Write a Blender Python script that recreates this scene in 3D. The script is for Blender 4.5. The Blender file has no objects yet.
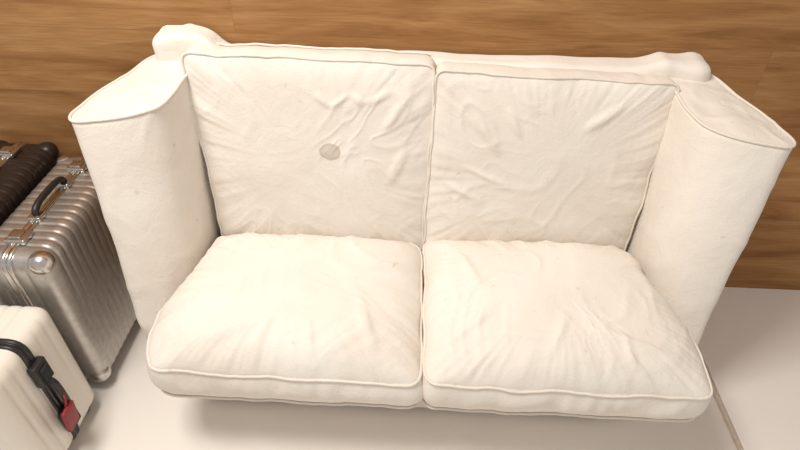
import bpy, bmesh, math, random
from mathutils import Vector, Matrix, noise
random.seed(4)
scene = bpy.context.scene
try:
    scene.view_settings.view_transform = 'Standard'
    scene.view_settings.look = 'None'
except Exception: pass

# ------------------------------------------------------------ materials
def new_mat(name):
    m = bpy.data.materials.new(name); m.use_nodes = True
    nt = m.node_tree; b = nt.nodes['Principled BSDF']
    return m, nt, b
def N(nt, t, **kw):
    n = nt.nodes.new(t)
    for k, v in kw.items():
        if hasattr(n, k): setattr(n, k, v)
        else: n.inputs[k].default_value = v
    return n
def ramp(nt, stops):
    r = nt.nodes.new('ShaderNodeValToRGB')
    el = r.color_ramp.elements
    while len(el) < len(stops): el.new(0.5)
    for e, (p, c) in zip(el, stops):
        e.position = p; e.color = (*c, 1) if len(c) == 3 else c
    return r

def fabric(name, base, dark, stains=()):
    m, nt, b = new_mat(name)
    L = nt.links
    tc = N(nt, 'ShaderNodeTexCoord')
    n1 = N(nt, 'ShaderNodeTexNoise'); n1.inputs['Scale'].default_value = 4.5; n1.inputs['Detail'].default_value = 8
    L.new(tc.outputs['Object'], n1.inputs['Vector'])
    r = ramp(nt, [(0.3, dark), (0.62, base)])
    L.new(n1.outputs['Fac'], r.inputs['Fac'])
    col = r.outputs['Color']
    ns = N(nt, 'ShaderNodeTexNoise'); ns.inputs['Scale'].default_value = 34; ns.inputs['Detail'].default_value = 2
    L.new(tc.outputs['Object'], ns.inputs['Vector'])
    rs = ramp(nt, [(0.71, (0,)*3), (0.79, (0.4,)*3)]); L.new(ns.outputs['Fac'], rs.inputs['Fac'])
    mxs = N(nt, 'ShaderNodeMixRGB'); mxs.inputs['Color2'].default_value = (0.50, 0.42, 0.34, 1)
    L.new(rs.outputs['Color'], mxs.inputs['Fac']); L.new(col, mxs.inputs['Color1']); col = mxs.outputs['Color']
    for (x, y, z, rad, c, amt, ring) in stains:
        sub = N(nt, 'ShaderNodeVectorMath', operation='SUBTRACT'); sub.inputs[1].default_value = (x, y, z)
        L.new(tc.outputs['Object'], sub.inputs[0])
        sc = N(nt, 'ShaderNodeVectorMath', operation='MULTIPLY'); sc.inputs[1].default_value = (1, .3, 1.15)
        L.new(sub.outputs[0], sc.inputs[0])
        nz = N(nt, 'ShaderNodeTexNoise'); nz.inputs['Scale'].default_value = 25
        L.new(tc.outputs['Object'], nz.inputs['Vector'])
        ln = N(nt, 'ShaderNodeVectorMath', operation='LENGTH'); L.new(sc.outputs[0], ln.inputs[0])
        ad = N(nt, 'ShaderNodeMath', operation='MULTIPLY_ADD'); ad.inputs[1].default_value = rad*0.5
        L.new(nz.outputs['Fac'], ad.inputs[0]); L.new(ln.outputs['Value'], ad.inputs[2])
        dv = N(nt, 'ShaderNodeMath', operation='DIVIDE'); dv.inputs[1].default_value = rad*1.8
        L.new(ad.outputs[0], dv.inputs[0])
        if ring:
            rr = ramp(nt, [(0.0, (.75,)*3), (0.55, (.75,)*3), (0.70, (1,)*3), (0.78, (0,)*3)])
        else:
            rr = ramp(nt, [(0.2, (1,)*3), (0.75, (0,)*3)])
        L.new(dv.outputs[0], rr.inputs['Fac'])
        am = N(nt, 'ShaderNodeMath', operation='MULTIPLY'); am.inputs[1].default_value = amt
        L.new(rr.outputs['Color'], am.inputs[0])
        mx = N(nt, 'ShaderNodeMixRGB'); mx.inputs['Color2'].default_value = (*c, 1)
        L.new(am.outputs[0], mx.inputs['Fac']); L.new(col, mx.inputs['Color1'])
        col = mx.outputs['Color']
    L.new(col, b.inputs['Base Color'])
    b.inputs['Roughness'].default_value = 1.0
    b.inputs['Specular IOR Level'].default_value = 0.0
    n2 = N(nt, 'ShaderNodeTexNoise'); n2.inputs['Scale'].default_value = 15; n2.inputs['Detail'].default_value = 6
    n2.inputs['Roughness'].default_value = 0.55; n2.inputs['Distortion'].default_value = 1.0
    L.new(tc.outputs['Object'], n2.inputs['Vector'])
    n3 = N(nt, 'ShaderNodeTexNoise'); n3.inputs['Scale'].default_value = 300; n3.inputs['Detail'].default_value = 2
    L.new(tc.outputs['Object'], n3.inputs['Vector'])
    b1 = N(nt, 'ShaderNodeBump'); b1.inputs['Strength'].default_value = 0.33; b1.inputs['Distance'].default_value = 0.009
    b2 = N(nt, 'ShaderNodeBump'); b2.inputs['Strength'].default_value = 0.6; b2.inputs['Distance'].default_value = 0.0014
    L.new(n2.outputs['Fac'], b1.inputs['Height']); L.new(n3.outputs['Fac'], b2.inputs['Height'])
    L.new(b1.outputs['Normal'], b2.inputs['Normal']); L.new(b2.outputs['Normal'], b.inputs['Normal'])
    return m

CREAM = (0.83, 0.77, 0.70); CREAMD = (0.775, 0.705, 0.625)

def simple(name, col, rough=0.5, metal=0.0, bump=0.0, scale=80, col2=None):
    m, nt, b = new_mat(name); L = nt.links
    tc = N(nt, 'ShaderNodeTexCoord')
    n = N(nt, 'ShaderNodeTexNoise'); n.inputs['Scale'].default_value = scale; n.inputs['Detail'].default_value = 5
    L.new(tc.outputs['Object'], n.inputs['Vector'])
    c2 = col2 or tuple(c*0.85 for c in col)
    r = ramp(nt, [(0.35, c2), (0.65, col)])
    L.new(n.outputs['Fac'], r.inputs['Fac']); L.new(r.outputs['Color'], b.inputs['Base Color'])
    b.inputs['Roughness'].default_value = rough; b.inputs['Metallic'].default_value = metal
    if bump:
        bp = N(nt, 'ShaderNodeBump'); bp.inputs['Strength'].default_value = bump; bp.inputs['Distance'].default_value = 0.002
        L.new(n.outputs['Fac'], bp.inputs['Height']); L.new(bp.outputs['Normal'], b.inputs['Normal'])
    return m

def wood_mat():
    m, nt, b = new_mat('wood_planks'); L = nt.links
    tc = N(nt, 'ShaderNodeTexCoord')
    sep = N(nt, 'ShaderNodeSeparateXYZ'); L.new(tc.outputs['Object'], sep.inputs[0])
    comb = N(nt, 'ShaderNodeCombineXYZ'); L.new(sep.outputs['X'], comb.inputs['X']); L.new(sep.outputs['Z'], comb.inputs['Y'])
    br = N(nt, 'ShaderNodeTexBrick'); br.offset = 0.37; br.squash = 1
    br.inputs['Scale'].default_value = 1; br.inputs['Brick Width'].default_value = 2.3; br.inputs['Row Height'].default_value = 0.192
    br.inputs['Mortar Size'].default_value = 0.0008; br.inputs['Mortar Smooth'].default_value = 0.3; br.inputs['Bias'].default_value = 0
    br.inputs['Color1'].default_value = (0.0, 0, 0, 1); br.inputs['Color2'].default_value = (1, 1, 1, 1); br.inputs['Mortar'].default_value = (.5,.5,.5, 1)
    mpb = N(nt, 'ShaderNodeMapping'); mpb.inputs['Location'].default_value = (0.5, 0.05, 0)
    L.new(comb.outputs[0], mpb.inputs['Vector']); L.new(mpb.outputs[0], br.inputs['Vector'])
    off = N(nt, 'ShaderNodeVectorMath', operation='MULTIPLY_ADD'); off.inputs[1].default_value = (3.1, 1.7, 0)
    L.new(br.outputs['Color'], off.inputs[0]); L.new(comb.outputs[0], off.inputs[2])
    mp = N(nt, 'ShaderNodeMapping'); mp.inputs['Scale'].default_value = (1.3, 10, 1)
    L.new(off.outputs[0], mp.inputs['Vector'])
    n1 = N(nt, 'ShaderNodeTexNoise'); n1.inputs['Scale'].default_value = 1.7; n1.inputs['Detail'].default_value = 8; n1.inputs['Roughness'].default_value = 0.6; n1.inputs['Distortion'].default_value = 0.8
    L.new(mp.outputs[0], n1.inputs['Vector'])
    mp2 = N(nt, 'ShaderNodeMapping'); mp2.inputs['Scale'].default_value = (5, 130, 1)
    L.new(off.outputs[0], mp2.inputs['Vector'])
    n2 = N(nt, 'ShaderNodeTexNoise'); n2.inputs['Scale'].default_value = 2; n2.inputs['Detail'].default_value = 4
    L.new(mp2.outputs[0], n2.inputs['Vector'])
    r = ramp(nt, [(0.25, (0.20, 0.085, 0.028)), (0.43, (0.33, 0.160, 0.060)), (0.58, (0.41, 0.215, 0.086)), (0.8, (0.50, 0.285, 0.128))])
    L.new(n1.outputs['Fac'], r.inputs['Fac'])
    r2 = ramp(nt, [(0.3, (0.74,)*3), (0.6, (1,)*3)])
    L.new(n2.outputs['Fac'], r2.inputs['Fac'])
    mx = N(nt, 'ShaderNodeMixRGB', blend_type='MULTIPLY'); mx.inputs['Fac'].default_value = 0.8
    L.new(r.outputs['Color'], mx.inputs['Color1']); L.new(r2.outputs['Color'], mx.inputs['Color2'])
    r3 = ramp(nt, [(0.0, (0.95,)*3), (1.0, (1.03,)*3)])
    L.new(br.outputs['Color'], r3.inputs['Fac'])
    mx2 = N(nt, 'ShaderNodeMixRGB', blend_type='MULTIPLY'); mx2.inputs['Fac'].default_value = 1
    L.new(mx.outputs[0], mx2.inputs['Color1']); L.new(r3.outputs['Color'], mx2.inputs['Color2'])
    mx3 = N(nt, 'ShaderNodeMixRGB'); mx3.inputs['Color2'].default_value = (0.14, 0.075, 0.035, 1)
    fm = N(nt, 'ShaderNodeMath', operation='MULTIPLY'); fm.inputs[1].default_value = 0.35
    L.new(br.outputs['Fac'], fm.inputs[0]); L.new(fm.outputs[0], mx3.inputs['Fac']); L.new(mx2.outputs[0], mx3.inputs['Color1'])
    L.new(mx3.outputs[0], b.inputs['Base Color'])
    b.inputs['Roughness'].default_value = 0.7; b.inputs['Specular IOR Level'].default_value = 0.12
    bp = N(nt, 'ShaderNodeBump'); bp.inputs['Strength'].default_value = 0.15; bp.inputs['Distance'].default_value = 0.001
    L.new(n2.outputs['Fac'], bp.inputs['Height']); L.new(bp.outputs['Normal'], b.inputs['Normal'])
    return m

def floor_mat():
    m, nt, b = new_mat('white_floor'); L = nt.links
    tc = N(nt, 'ShaderNodeTexCoord')
    n = N(nt, 'ShaderNodeTexNoise'); n.inputs['Scale'].default_value = 3; n.inputs['Detail'].default_value = 6
    L.new(tc.outputs['Object'], n.inputs['Vector'])
    r = ramp(nt, [(0.3, (0.86, 0.80, 0.74)), (0.7, (0.89, 0.835, 0.775))]); L.new(n.outputs['Fac'], r.inputs['Fac'])
    L.new(r.outputs[0], b.inputs['Base Color'])
    b.inputs['Roughness'].default_value = 0.5
    return m

# ------------------------------------------------------------ mesh helpers
def link(o, parent=None, mat=None, smooth=True):
    scene.collection.objects.link(o)
    if mat: o.data.materials.append(mat)
    if smooth and o.type == 'MESH':
        for p in o.data.polygons: p.use_smooth = True
    if parent: o.parent = parent
    return o
def mesh_obj(name, vs, fs, parent=None, mat=None, smooth=True):
    me = bpy.data.meshes.new(name); me.from_pydata([tuple(v) for v in vs], [], fs); me.update()
    bm = bmesh.new(); bm.from_mesh(me)
    bmesh.ops.remove_doubles(bm, verts=bm.verts, dist=1e-6)
    bmesh.ops.recalc_face_normals(bm, faces=bm.faces)
    bm.to_mesh(me); bm.free()
    return link(bpy.data.objects.new(name, me), parent, mat, smooth)
def empty(name, loc=(0,0,0), rotz=0):
    e = bpy.data.objects.new(name, None); scene.collection.objects.link(e)
    e.location = loc; e.rotation_euler = (0, 0, rotz); e.empty_display_size = 0.1
    return e
def catmull(pts, n, closed=True):
    out = []; k = len(pts)
    rng = range(k if closed else k-1)
    for i in rng:
        if closed: p0, p1, p2, p3 = pts[i-1], pts[i], pts[(i+1) % k], pts[(i+2) % k]
        else: p0, p1, p2, p3 = pts[max(i-1,0)], pts[i], pts[i+1], pts[min(i+2,k-1)]
        for j in range(n):
            t = j/n
            out.append(tuple(0.5*((2*b)+(-a+c)*t+(2*a-5*b+4*c-d)*t*t+(-a+3*b-3*c+d)*t**3) for a,b,c,d in zip(p0,p1,p2,p3)))
    if not closed: out.append(tuple(pts[-1]))
    return out
def resample(pts, n, closed=True):
    P = [Vector(p) for p in pts]
    if closed: P.append(P[0].copy())
    L = [0]
    for a, b in zip(P, P[1:]): L.append(L[-1]+(b-a).length)
    out = []; j = 0; tot = L[-1]
    for i in range(n):
        s = tot*i/(n if closed else n-1)
        while j < len(L)-2 and L[j+1] < s: j += 1
        d = L[j+1]-L[j]; t = (s-L[j])/d if d > 1e-9 else 0
        out.append(P[j].lerp(P[j+1], min(max(t,0),1)))
    return out
def smooth_loop(pts, it):
    P = [Vector(p) for p in pts]
    for _ in range(it):
        P = [(P[i-1]+P[i]*2+P[(i+1) % len(P)])/4 for i in range(len(P))]
    return P
def tube(name, pts, rad, parent, mat, closed=True, seg=8):
    P = [Vector(p) for p in pts]; n = len(P); vs = []; fs = []
    up = Vector((0,0,1)); prev = None
    for i in range(n):
        if closed: t = (P[(i+1)%n]-P[i-1]).normalized()
        else: t = (P[min(i+1,n-1)]-P[max(i-1,0)]).normalized()
        if prev is None:
            a = t.cross(up)
            if a.length < 0.1: a = t.cross(Vector((1,0,0)))
        else: a = prev - t*prev.dot(t)
        a.normalize(); prev = a; b = t.cross(a)
        for k in range(seg):
            an = 2*math.pi*k/seg
            vs.append(P[i]+(a*math.cos(an)+b*math.sin(an))*rad)
    m = n if closed else n-1
    for i in range(m):
        for k in range(seg):
            i2 = (i+1) % n
            fs.append((i*seg+k, i*seg+(k+1)%seg, i2*seg+(k+1)%seg, i2*seg+k))
    if not closed:
        fs.append(tuple(range(seg))); fs.append(tuple(range((n-1)*seg, n*seg)))
    return mesh_obj(name, vs, fs, parent, mat)
def rbox(name, c, half, r, parent, mat, res=(8,8,8), disp=None, rot=None, smooth=True):
    vs = []; fs = []; h = half
    def axis(n, H):
        e = [-H + r*(1-math.cos(math.pi/2*i/4)) for i in range(4)]
        inner = [(-H+r)+(2*(H-r))*i/n for i in range(n+1)]
        return e+inner+[-x for x in reversed(e)]
    A = [axis(res[i], h[i]) for i in range(3)]
    def add(face_axis, sgn):
        u, v = [(1,2),(2,0),(0,1)][face_axis]
        base = len(vs); nu, nv = len(A[u]), len(A[v])
        for i in range(nu):
            for j in range(nv):
                p = [0,0,0]; p[face_axis] = sgn*h[face_axis]; p[u] = A[u][i]; p[v] = A[v][j]
                core = Vector([max(-(h[k]-r), min(h[k]-r, p[k])) for k in range(3)])
                nn = (Vector(p)-core); nn.normalize()
                q = core+nn*r
                if disp: q = q+disp(q, nn)
                if rot: q = rot @ q
                vs.append(q+Vector(c))
        for i in range(nu-1):
            for j in range(nv-1):
                a = base+i*nv+j
                fs.append((a, a+nv, a+nv+1, a+1) if sgn > 0 else (a, a+1, a+nv+1, a+nv))
    for ax in range(3):
        add(ax, 1); add(ax, -1)
    me = bpy.data.meshes.new(name); me.from_pydata([tuple(v) for v in vs], [], fs); me.update()
    bm = bmesh.new(); bm.from_mesh(me)
    bmesh.ops.remove_doubles(bm, verts=bm.verts, dist=1e-5)
    bmesh.ops.recalc_face_normals(bm, faces=bm.faces)
    bm.to_mesh(me); bm.free()
    return link(bpy.data.objects.new(name, me), parent, mat, smooth)
def nz(x, y, z=0): return noise.noise(Vector((x, y, z)))

# ------------------------------------------------------------ room
HW = 1.50
FM = floor_mat()
wall = rbox('wall_back', (0, HW+0.05, 1.4), (3.2, 0.05, 1.4), 0.001, None, wood_mat(), (2,2,2), smooth=False)
fl = rbox('floor', (0, -0.3, -0.05), (3.2, 1.8, 0.05), 0.001, None, FM, (2,2,2), smooth=False)
step = rbox('floor_step', (2.08, -0.3, 0.009), (1.118, 1.799, 0.009), 0.003, None, FM, (2,2,1), smooth=False)
TRIM = simple('beige_trim', (0.66, 0.56, 0.46), 0.5)
trim = rbox('trim_1', (0.956, -0.3, 0.0065), (0.005, 1.799, 0.0065), 0.002, None, TRIM, (1,2,1), smooth=False)

# ------------------------------------------------------------ sofa
CX = 0.030
sofa = empty('sofa', (0,0,0))
FAB = fabric('sofa_slipcover', CREAM, CREAMD)
PIPE = fabric('sofa_piping', (0.80, 0.735, 0.66), (0.75, 0.68, 0.60))

def cushion(name, outline, thick, puff, mapf, seed, mat, wr=1.0, R=66, S=440, bulge=0.012, folds=(), pw=0.5, soft=10):
    P = resample(outline, S)
    P = smooth_loop(P, soft)
    cx = sum(p[0] for p in P)/S; cy = sum(p[1] for p in P)/S
    x0, x1 = min(p[0] for p in P), max(p[0] for p in P); y0, y1 = min(p[1] for p in P), max(p[1] for p in P)
    mx, my, hx, hy = (x0+x1)/2, (y0+y1)/2, (x1-x0)/2, (y1-y0)/2
    vs = []; fs = []
    per = []
    for i in range(S):
        a = 2*math.pi*i/S
        w = nz(math.cos(a)*4+seed, math.sin(a)*4, 1)*0.006 + nz(math.cos(a)*12+seed, math.sin(a)*12, 3)*0.0015
        zo = nz(math.cos(a)*3+seed, math.sin(a)*3, 7)*0.012 + nz(math.cos(a)*10+seed, math.sin(a)*10, 9)*0.0025
        d = Vector((P[i][0]-cx, P[i][1]-cy)); d2 = d.normalized()
        tg = (P[(i+2) % S]-P[i-2]).normalized(); nn = Vector((tg.y, -tg.x))
        if nn.dot(d2) < 0: nn = -nn
        per.append((Vector((P[i][0], P[i][1]))+nn*w, zo, nn))
    def top(i, r, sgn):
        p, zo, d2 = per[i]
        x = cx+(p.x-cx)*r; y = cy+(p.y-cy)*r
        X = min(1, abs((x-mx)/hx)); Y = min(1, abs((y-my)/hy))
        e = max(0, (1-X**2.8)*(1-Y**2.8)*(1-r**9))**pw
        a = 2*math.pi*i/S
        edge = (r**5)*(1-r**18)
        gather = nz(math.cos(a)*8+seed, math.sin(a)*8, r*0.8)*0.014*edge
        gather += nz(math.cos(a)*21+seed, math.sin(a)*21, r*1.2)*0.007*edge
        wx = x*7+nz(x*5+seed, y*5, 2)*1.4; wy = y*7+nz(x*5, y*5+seed, 4)*1.4
        rid = max(0, 1-abs(nz(wx*0.9+seed, wy*0.6, 5))*4.2)
        rid2 = max(0, 1-abs(nz(wx*2.2+seed, wy*1.3, 8))*4)
        rid3 = max(0, 1-abs(nz(wx*4.2+seed, wy*2.6, 15))*3.5)
        msk = max(0, min(1, nz(x*4+seed*2, y*4, 12)*2.5+0.3))
        msk3 = max(0, min(1, nz(x*5+seed*3, y*5, 22)*3+0.1+0.6*r**4))
        lump = nz(x*4+seed, y*4, 6)*0.014
        body = (rid**1.4*0.0032+rid2**1.5*0.0032*msk+rid3**1.5*0.0014*msk3)*(1-r**14)+lump*(1-r**6)
        f = 0
        for (fx0, fy0, fx1, fy1, wd, am) in folds:
            A = Vector((fx0, fy0)); B = Vector((fx1, fy1)); q = Vector((x, y))
            t = max(0, min(1, (q-A).dot(B-A)/(B-A).length_squared)); dd = (q-(A+(B-A)*t)).length
            dd += nz(x*12, y*12, seed)*0.006
            f += am*math.exp(-(dd/wd)**2)*math.sin(math.pi*min(1, max(0.02, t*0.96+0.02)))
        h = thick/2+zo*(r**6)+puff*e+wr*(gather+body)+f*(1-r**14)
        return x, y, (h if sgn > 0 else -(thick/2+zo*(r**6)*0.6+puff*0.08*e))
    def emit(sgn):
        base = len(vs)
        vs.append(mapf(*top(0, 0.0, sgn)))
        for k in range(1, R+1):
            r = 1-(1-k/R)**1.25
            for i in range(S): vs.append(mapf(*top(i, r, sgn)))
        for i in range(S): fs.append((base, base+1+i, base+1+(i+1) % S))
        for k in range(R-1):
            b0 = base+1+k*S; b1 = b0+S
            for i in range(S): fs.append((b0+i, b1+i, b1+(i+1)%S, b0+(i+1)%S))
        return base+1+(R-1)*S
    t0 = emit(1); b0 = emit(-1)
    M = 12; prev = t0
    for k in range(1, M):
        t = k/M; start = len(vs)
        for i in range(S):
            p, zo, d2 = per[i]
            a = 2*math.pi*i/S
            bl = bulge*math.sin(math.pi*t)*(1+0.45*nz(math.cos(a)*5+seed, math.sin(a)*5, t*1.5)+0.18*nz(math.cos(a)*14+seed, math.sin(a)*14, t*1.0))
            z = (thick/2+zo)*(1-t)+(-(thick/2+zo*0.6))*t
            vs.append(mapf(p.x+d2.x*bl, p.y+d2.y*bl, z))
        for i in range(S): fs.append((prev+i, start+i, start+(i+1)%S, prev+(i+1)%S))
        prev = start
    for i in range(S): fs.append((prev+i, b0+i, b0+(i+1)%S, prev+(i+1)%S))
    tp = [mapf(per[i][0].x+per[i][2].x*0.002, per[i][0].y+per[i][2].y*0.002, thick/2+per[i][1]+0.001) for i in range(S)]
    bp = [mapf(per[i][0].x+per[i][2].x*0.004, per[i][0].y+per[i][2].y*0.004, -(thick/2+per[i][1]*0.6)) for i in range(S)]
    mesh_obj(name, vs, fs, sofa, mat)
    tube(name+'_piping_top', tp, 0.0034, sofa, PIPE)
    tube(name+'_piping_bottom', bp, 0.0034, sofa, PIPE)

def rc(poly, rad=0.03):
    out = []; n = len(poly)
    for i in range(n):
        p = Vector(poly[i]); a = (Vector(poly[i-1])-p); b = (Vector(poly[(i+1)%n])-p)
        ra = min(rad, a.length*0.45); rb = min(rad, b.length*0.45)
        pa = p+a.normalized()*ra; pb = p+b.normalized()*rb
        for k in range(7):
            t = k/6; out.append(tuple(pa*(1-t)**2+p*2*t*(1-t)+pb*t*t))
    return out

def seat_map(frontdrop, lift):
    def f(x, y, z):
        fr = max(0, (1.0-y)/0.22)
        zz = 0.316+lift+z - frontdrop*fr**2 + 0.012*max(0, (y-1.0)/0.25)
        yy = y + 0.10*(0.05-z)*min(1, fr)
        return Vector((CX+x, yy, zz))
    return f
left_o = rc([(-0.595,1.25),(-0.003,1.255),(0.008,0.785),(-0.645,0.790),(-0.678,0.87),(-0.674,0.975),(-0.628,1.08)], 0.035)
cushion('seat_cushion_left', left_o, 0.112, 0.088, seat_map(0.010, 0.0), 3.3, FAB, 1.0, bulge=0.016, soft=7, pw=0.42,
        folds=[(-0.55,0.83,-0.30,0.92,0.014,0.007),(-0.10,0.82,-0.16,0.97,0.012,0.007),(-0.60,0.92,-0.45,1.0,0.015,0.007),(-0.05,1.1,-0.2,1.05,0.012,0.006),(-0.4,0.81,-0.36,0.9,0.010,0.006),(-0.25,0.81,-0.27,0.9,0.010,0.005)])
right_o = rc([(0.010,1.26),(0.597,1.25),(0.632,1.08),(0.688,0.975),(0.698,0.86),(0.688,0.778),(0.020,0.780)], 0.035)
cushion('seat_cushion_right', right_o, 0.108, 0.092, seat_map(0.010, 0.008), 11.7, FAB, 1.0, bulge=0.016, soft=7, pw=0.42,
        folds=[(0.06,0.85,0.2,0.97,0.012,0.008),(0.08,1.2,0.16,1.0,0.013,0.008),(0.62,0.84,0.40,0.90,0.014,0.008),(0.3,0.82,0.36,0.94,0.012,0.006),(0.1,0.89,0.4,0.86,0.012,0.005),(0.5,0.80,0.48,0.9,0.010,0.006)])

def back_map(tilt, y0, z0):
    c, s = math.cos(tilt), math.sin(tilt)
    def f(x, y, z):
        yy = y0 + y*s - z*c
        zz = z0 + y*c + z*s
        return Vector((CX+x, yy, zz))
    return f
STAINL = fabric('sofa_slipcover_stained_a', CREAM, CREAMD, stains=[(-0.255+CX, 1.25, 0.682, 0.027, (0.50,0.42,0.33), 0.8, True), (-0.2+CX,1.25,0.62,0.010,(0.60,0.53,0.45),0.3,False)])
STAINR = fabric('sofa_slipcover_stained_b', CREAM, CREAMD, stains=[(0.34+CX, 1.25, 0.62, 0.018, (0.66,0.58,0.50), 0.3, False), (0.12+CX,1.25,0.55,0.012,(0.58,0.51,0.43),0.4,False)])
bl = rc([(-0.590,0.0),(0.0,0.0),(0.014,0.562),(-0.622,0.572)], 0.02)
cushion('back_cushion_left', bl, 0.10, 0.024, back_map(0.15, 1.304, 0.345), 21.1, STAINL, 0.58, bulge=0.006, soft=4,
        folds=[(-0.29,0.49,-0.25,0.45,0.008,0.006),(-0.25,0.45,-0.20,0.49,0.008,0.006),(-0.20,0.49,-0.16,0.46,0.008,0.005),(-0.16,0.46,-0.09,0.50,0.009,0.005),(-0.05,0.35,-0.10,0.23,0.012,0.006),(-0.04,0.50,-0.12,0.38,0.012,0.007),(-0.1,0.54,-0.02,0.40,0.010,0.006)])
br_ = rc([(0.008,0.0),(0.595,0.0),(0.626,0.535),(0.020,0.550)], 0.02)
cushion('back_cushion_right', br_, 0.10, 0.022, back_map(0.15, 1.302, 0.345), 31.9, STAINR, 0.58, bulge=0.006, soft=4,
        folds=[(0.12,0.45,0.20,0.33,0.010,0.007),(0.2,0.47,0.25,0.38,0.010,0.006),(0.5,0.49,0.40,0.41,0.012,0.007),(0.05,0.25,0.16,0.19,0.010,0.006),(0.1,0.3,0.24,0.24,0.01,0.006)])

def arm(name, sgn, seed, taper, wide=0.0):
    top = [(0.620,1.30),(0.628,1.235),(0.648,1.178),(0.695,1.142),(0.765,1.124),(0.822,1.126),(0.842,1.170),(0.818,1.258),(0.776,1.34),(0.745,1.42),(0.68,1.455),(0.615,1.43)]
    S = 240
    P = smooth_loop(resample(catmull(top, 10), S), 2)
    ZT = 0.85; K = 60; vs = []; fs = []
    def ring(t, z, extra=0.0):
        out = []
        cxx = sum(p[0] for p in P)/S; cyy = sum(p[1] for p in P)/S
        for p in P:
            x, y = p[0], p[1]
            # flares outwards toward the top
            fl = 1+wide - taper*(1-(1-min(1, t*1.15))**1.7) - 0.10*max(0, t-0.75)/0.25
            x2 = 0.607+(x-0.607)*fl
            y2 = y-(0.165*min(t, 0.7)/1.0)*max(0, (1.42-y))/0.29
            d = Vector((x-cxx, y-cyy)).normalized()
            w = nz(x*7+seed, y*7, z*4)*0.005 + nz(x*5+seed, y*5, z*11)*0.003 + extra
            rd = max(0, 1-abs(nz(x*8+seed, y*8+z*3, z*7))*5)*0.002
            zt = z + (0.02*max(0, (y-1.2))/0.2)*(1-t) - 0.012*max(0, x-0.66)/0.17*(1-t)
            out.append(Vector((CX+sgn*(x2+d.x*(w+rd)), y2+d.y*(w+rd), zt)))
        return out
    rings = []
    for k in range(K+1):
        t = k/K
        rings.append(ring(t, ZT*(1-t)+0.012*t, 0.0))
    for rg in rings: vs += rg
    for k in range(K):
        for i in range(S): fs.append((k*S+i, k*S+(i+1)%S, (k+1)*S+(i+1)%S, (k+1)*S+i))
    c0 = sum(rings[0], Vector())/S; prev = 0; Rn = 18
    for k in range(1, Rn):
        r = 1-k/Rn; st = len(vs)
        for i in range(S):
            q = c0.lerp(rings[0][i], r); q.z += 0.005*(1-r**2.5)+nz(q.x*14+seed, q.y*14)*0.008*(1-r**8)
            q.z += max(0, 1-abs(nz(q.x*13+seed, q.y*9, 3))*5)*0.003*(1-r**8)
            vs.append(q)
        for i in range(S): fs.append((prev+i, prev+(i+1)%S, st+(i+1)%S, st+i))
        prev = st
    vs.append(c0+Vector((0,0,0.005))); ci = len(vs)-1
    for i in range(S): fs.append((prev+i, prev+(i+1)%S, ci))
    fs.append(tuple(K*S+i for i in range(S)))
    mesh_obj(name, vs, fs, sofa, FAB)
    tube(name+'_piping', [v+Vector((0,0,0.001)) for v in rings[0]], 0.0036, sofa, PIPE)
arm('arm_left', -1, 2.0, 0.20, 0.0)
arm('arm_right', 1, 8.0, 0.26, -0.01)

def fd(q, n):
    rel = q.x
    if rel < 0: ear, cpos, wd = 0.055, -0.650, 0.088
    else: ear, cpos, wd = 0.018, 0.655, 0.085
    b = math.exp(-(abs(rel-cpos)/wd)**4)
    up = max(0, (q.z+0.10)/0.53)
    w = nz(q.x*5, q.y*9+3, q.z*6)*0.007+nz(q.x*14, q.y*14, q.z*12)*0.0025
    g = math.exp(-((abs(rel)-0.67)/0.10)**4)
    rd = (0.5+0.5*math.sin(q.x*80+q.z*22+2.2*nz(q.x*6, q.z*6, 1)))**2*0.005*g*up
    fat = 0.010*math.exp(-((abs(rel)-0.68)/0.09)**2)*up
    front = 0.020*math.exp(-((abs(rel)-0.69)/0.05)**2)*up if n.y < 0 else 0
    return Vector((n.x*(w+fat+rd), n.y*(w*0.3 if n.y > 0 else w*0.6+rd)-front*abs(n.y), (ear*b*up*up if q.z > 0 else 0)+n.z*(w+rd)))
rbox('back_frame', (CX, 1.448, 0.451), (0.722, 0.040, 0.436), 0.018, sofa, FAB, (260, 12, 70), disp=fd)
def bd(q, n):
    w = nz(q.x*7, q.y*7, q.z*3)*0.004
    return n*w
rbox('seat_base', (CX, 1.175, 0.1425), (0.63, 0.245, 0.1215), 0.02, sofa, FAB, (60, 20, 14), disp=bd)
DARKW = simple('sofa_leg_wood', (0.10, 0.05, 0.025), 0.5)
for i, (x, y) in enumerate([(-0.58, 1.0), (0.58, 1.0), (-0.58, 1.38), (0.58, 1.38)]):
    rbox('leg_%d' % (i+1), (CX+x, y, 0.014), (0.022, 0.022, 0.014), 0.003, sofa, DARKW, (1,1,1))

# ------------------------------------------------------------ suitcases
ALU = simple('brushed_aluminium', (0.56, 0.53, 0.50), 0.38, 0.85, 0.1, 60)
ALU2 = simple('polished_aluminium', (0.66, 0.63, 0.60), 0.25, 1.0)
GUN = simple('dark_shell', (0.035, 0.022, 0.018), 0.4, 0.3)
BLK = simple('black_plastic', (0.018, 0.016, 0.016), 0.42)
BLKR = simple('black_rubber', (0.012, 0.012, 0.012), 0.7)
WHT = simple('cream_polycarbonate', (0.80, 0.745, 0.66), 0.3, 0, 0.05, 120, (0.78,0.725,0.64))
RED = simple('red_tag', (0.28, 0.015, 0.02), 0.5)

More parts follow.
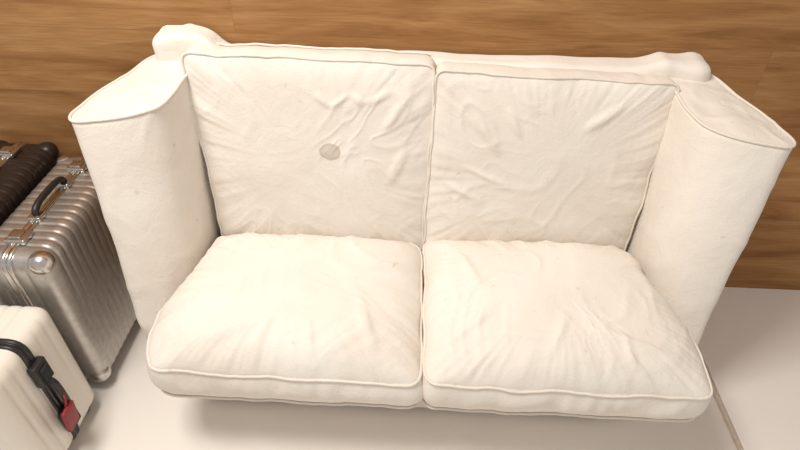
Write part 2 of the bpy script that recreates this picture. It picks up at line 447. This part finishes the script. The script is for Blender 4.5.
def suitcase(name, loc, rotz, W, T, H, shell, frame, hw, corner=None, rib=0.028, latch_side=0, ribd=0.0035, handle=None):
    handle = handle or BLK
    e = empty(name, loc, rotz)
    wh = 0.035; hz = (H-wh)/2; cz = wh+hz; hx, hy = W/2, T/2; r = 0.035
    def disp(q, n):
        def g(v, lim):
            if abs(v) > lim: return 0
            ph = (v/rib) % 1.0
            return -ribd*max(0, math.sin(math.pi*ph)**6)
        ax = g(q.x, hx-0.035)*max(0, 1-abs(n.x)*2)
        ay = g(q.y, hy-0.03)*abs(n.x)**4
        return n*(ax+ay)
    rbox('shell', (0,0,cz), (hx, hy, hz), r, e, shell, (int((W-2*r)/rib*10), int((T-2*r)/rib*8), 24), disp=disp)
    def loop(off, yy):
        pts = rc([(-hx-off, cz-hz-off), (hx+off, cz-hz-off), (hx+off, cz+hz+off), (-hx-off, cz+hz+off)], 0.045)
        return [Vector((p[0], yy, p[1])) for p in resample(pts, 120)]
    vs = []; fs = []; prof = [(-0.014, -0.003), (-0.014, 0.003), (-0.011, 0.005), (-0.003, 0.005), (-0.002, 0.002), (0.002, 0.002), (0.003, 0.005), (0.011, 0.005), (0.014, 0.003), (0.014, -0.003)]
    loops = [loop(o, y) for (y, o) in prof]; n = 120; k = len(prof)
    for l in loops: vs += l
    for a in range(k-1):
        for i in range(n): fs.append((a*n+i, a*n+(i+1)%n, (a+1)*n+(i+1)%n, (a+1)*n+i))
    mesh_obj('closing_frame', vs, fs, e, frame)
    if corner:
        j = 0
        for sx in (-1,1):
            for sy in (-1,1):
                for sz in (-1,1):
                    j += 1
                    rbox('corner_guard_%d' % j, (sx*(hx-0.026), sy*(hy-0.026), cz+sz*(hz-0.026)), (0.030,)*3, 0.028, e, corner, (2,2,2))
    a = 0.075
    pts = catmull([(-a,0,cz+hz+0.003),(-a+0.004,0,cz+hz+0.022),(-a+0.03,0,cz+hz+0.032),(0,0,cz+hz+0.034),(a-0.03,0,cz+hz+0.032),(a-0.004,0,cz+hz+0.022),(a,0,cz+hz+0.003)], 6, False)
    tube('handle', pts, 0.009, e, handle, False, 10)
    for s in (-1,1):
        rbox('handle_mount_%d' % (1 if s < 0 else 2), (s*a, 0, cz+hz+0.006), (0.018, 0.018, 0.007), 0.004, e, hw, (2,2,2))
    for i, s in enumerate((-1, 1)):
        if latch_side == 0:
            rbox('latch_%d' % (i+1), (s*hx*0.66, 0, cz+hz+0.007), (0.024, 0.026, 0.007), 0.004, e, hw, (2,2,2))
            rbox('latch_lever_%d' % (i+1), (s*hx*0.66, 0.004, cz+hz+0.015), (0.014, 0.016, 0.003), 0.002, e, ALU2, (2,2,2))
        else:
            zz = cz+s*hz*0.48
            rbox('latch_%d' % (i+1), (hx+0.009, 0, zz), (0.010, 0.024, 0.036), 0.005, e, hw, (2,2,2))
            rbox('latch_lever_%d' % (i+1), (hx+0.020, 0.002, zz-0.004), (0.005, 0.015, 0.022), 0.003, e, BLKR, (2,2,2))
    if latch_side:
        pts = catmull([(hx+0.003,0,cz-0.07),(hx+0.024,0,cz-0.062),(hx+0.03,0,cz-0.03),(hx+0.03,0,cz+0.03),(hx+0.024,0,cz+0.062),(hx+0.003,0,cz+0.07)], 6, False)
        tube('side_handle', pts, 0.008, e, BLK, False, 10)
    i = 0
    for sx in (-1,1):
        for sy in (-1,1):
            i += 1
            rbox('wheel_mount_%d' % i, (sx*(hx-0.045), sy*(hy-0.04), 0.036), (0.024, 0.020, 0.010), 0.004, e, BLK, (2,2,2))
            vs = []; fs = []; sg = 24; pr = [(-0.011,0.0),(-0.011,0.012),(-0.009,0.0185),(-0.004,0.02),(0.004,0.02),(0.009,0.0185),(0.011,0.012),(0.011,0.0)]
            for (yy, rr) in pr:
                for kk in range(sg):
                    an = 2*math.pi*kk/sg
                    vs.append((sx*(hx-0.045)+math.cos(an)*rr, sy*(hy-0.04)+yy, 0.0203+math.sin(an)*rr))
            for a_ in range(len(pr)-1):
                for kk in range(sg): fs.append((a_*sg+kk, a_*sg+(kk+1)%sg, (a_+1)*sg+(kk+1)%sg, (a_+1)*sg+kk))
            mesh_obj('wheel_%d' % i, vs, fs, e, BLKR)
    return e

s1 = suitcase('aluminum_suitcase', (-0.992, 1.20, 0), math.radians(90), 0.48, 0.20, 0.54, ALU, ALU2, ALU2, corner=ALU2, ribd=0.0025)
s2 = suitcase('dark_suitcase', (-1.212, 1.225, 0), math.radians(90), 0.50, 0.20, 0.56, GUN, ALU2, ALU2, corner=GUN, handle=BLK, ribd=0.002)
s3 = suitcase('cream_suitcase', (-1.080, 0.790, 0), 0, 0.37, 0.27, 0.44, WHT, BLK, BLK, latch_side=1, rib=0.034, ribd=0.0025)
hx = 0.185
tube('tag_strap', catmull([(hx+0.032,0,0.25),(hx+0.040,-0.012,0.24),(hx+0.036,-0.018,0.215)], 6, False), 0.003, s3, RED, False)
rbox('luggage_tag', (hx+0.034, -0.02, 0.175), (0.006, 0.024, 0.042), 0.005, s3, RED, (2,2,2), rot=Matrix.Rotation(math.radians(8), 3, 'Y'))

# ------------------------------------------------------------ lights
w = bpy.data.worlds.new('World'); scene.world = w; w.use_nodes = True
bg = w.node_tree.nodes['Background']; bg.inputs['Color'].default_value = (1.0, 0.95, 0.895, 1); bg.inputs['Strength'].default_value = 0.56
def area(name, loc, target, size, power, col):
    l = bpy.data.lights.new(name, 'AREA'); l.energy = power; l.size = size; l.color = col
    o = bpy.data.objects.new(name, l); scene.collection.objects.link(o); o.location = loc
    o.rotation_euler = (Vector(target)-Vector(loc)).to_track_quat('-Z', 'Y').to_euler()
    return o
area('ceiling_lamp', (-0.85, 0.5, 2.8), (0.1, 1.0, 0.3), 0.7, 55, (1.0, 0.955, 0.89))

# ------------------------------------------------------------ camera
cam = bpy.data.cameras.new('camera'); co = bpy.data.objects.new('camera', cam); scene.collection.objects.link(co)
cam.sensor_width = 36; cam.lens = 25.5; cam.clip_start = 0.02
Rm = Matrix.Rotation(math.radians(1.5), 4, 'Z') @ Matrix.Rotation(math.radians(50), 4, 'X') @ Matrix.Rotation(math.radians(1.3), 4, 'Z')
co.matrix_world = Matrix.Translation((0, 0, 1.51)) @ Rm
scene.camera = co
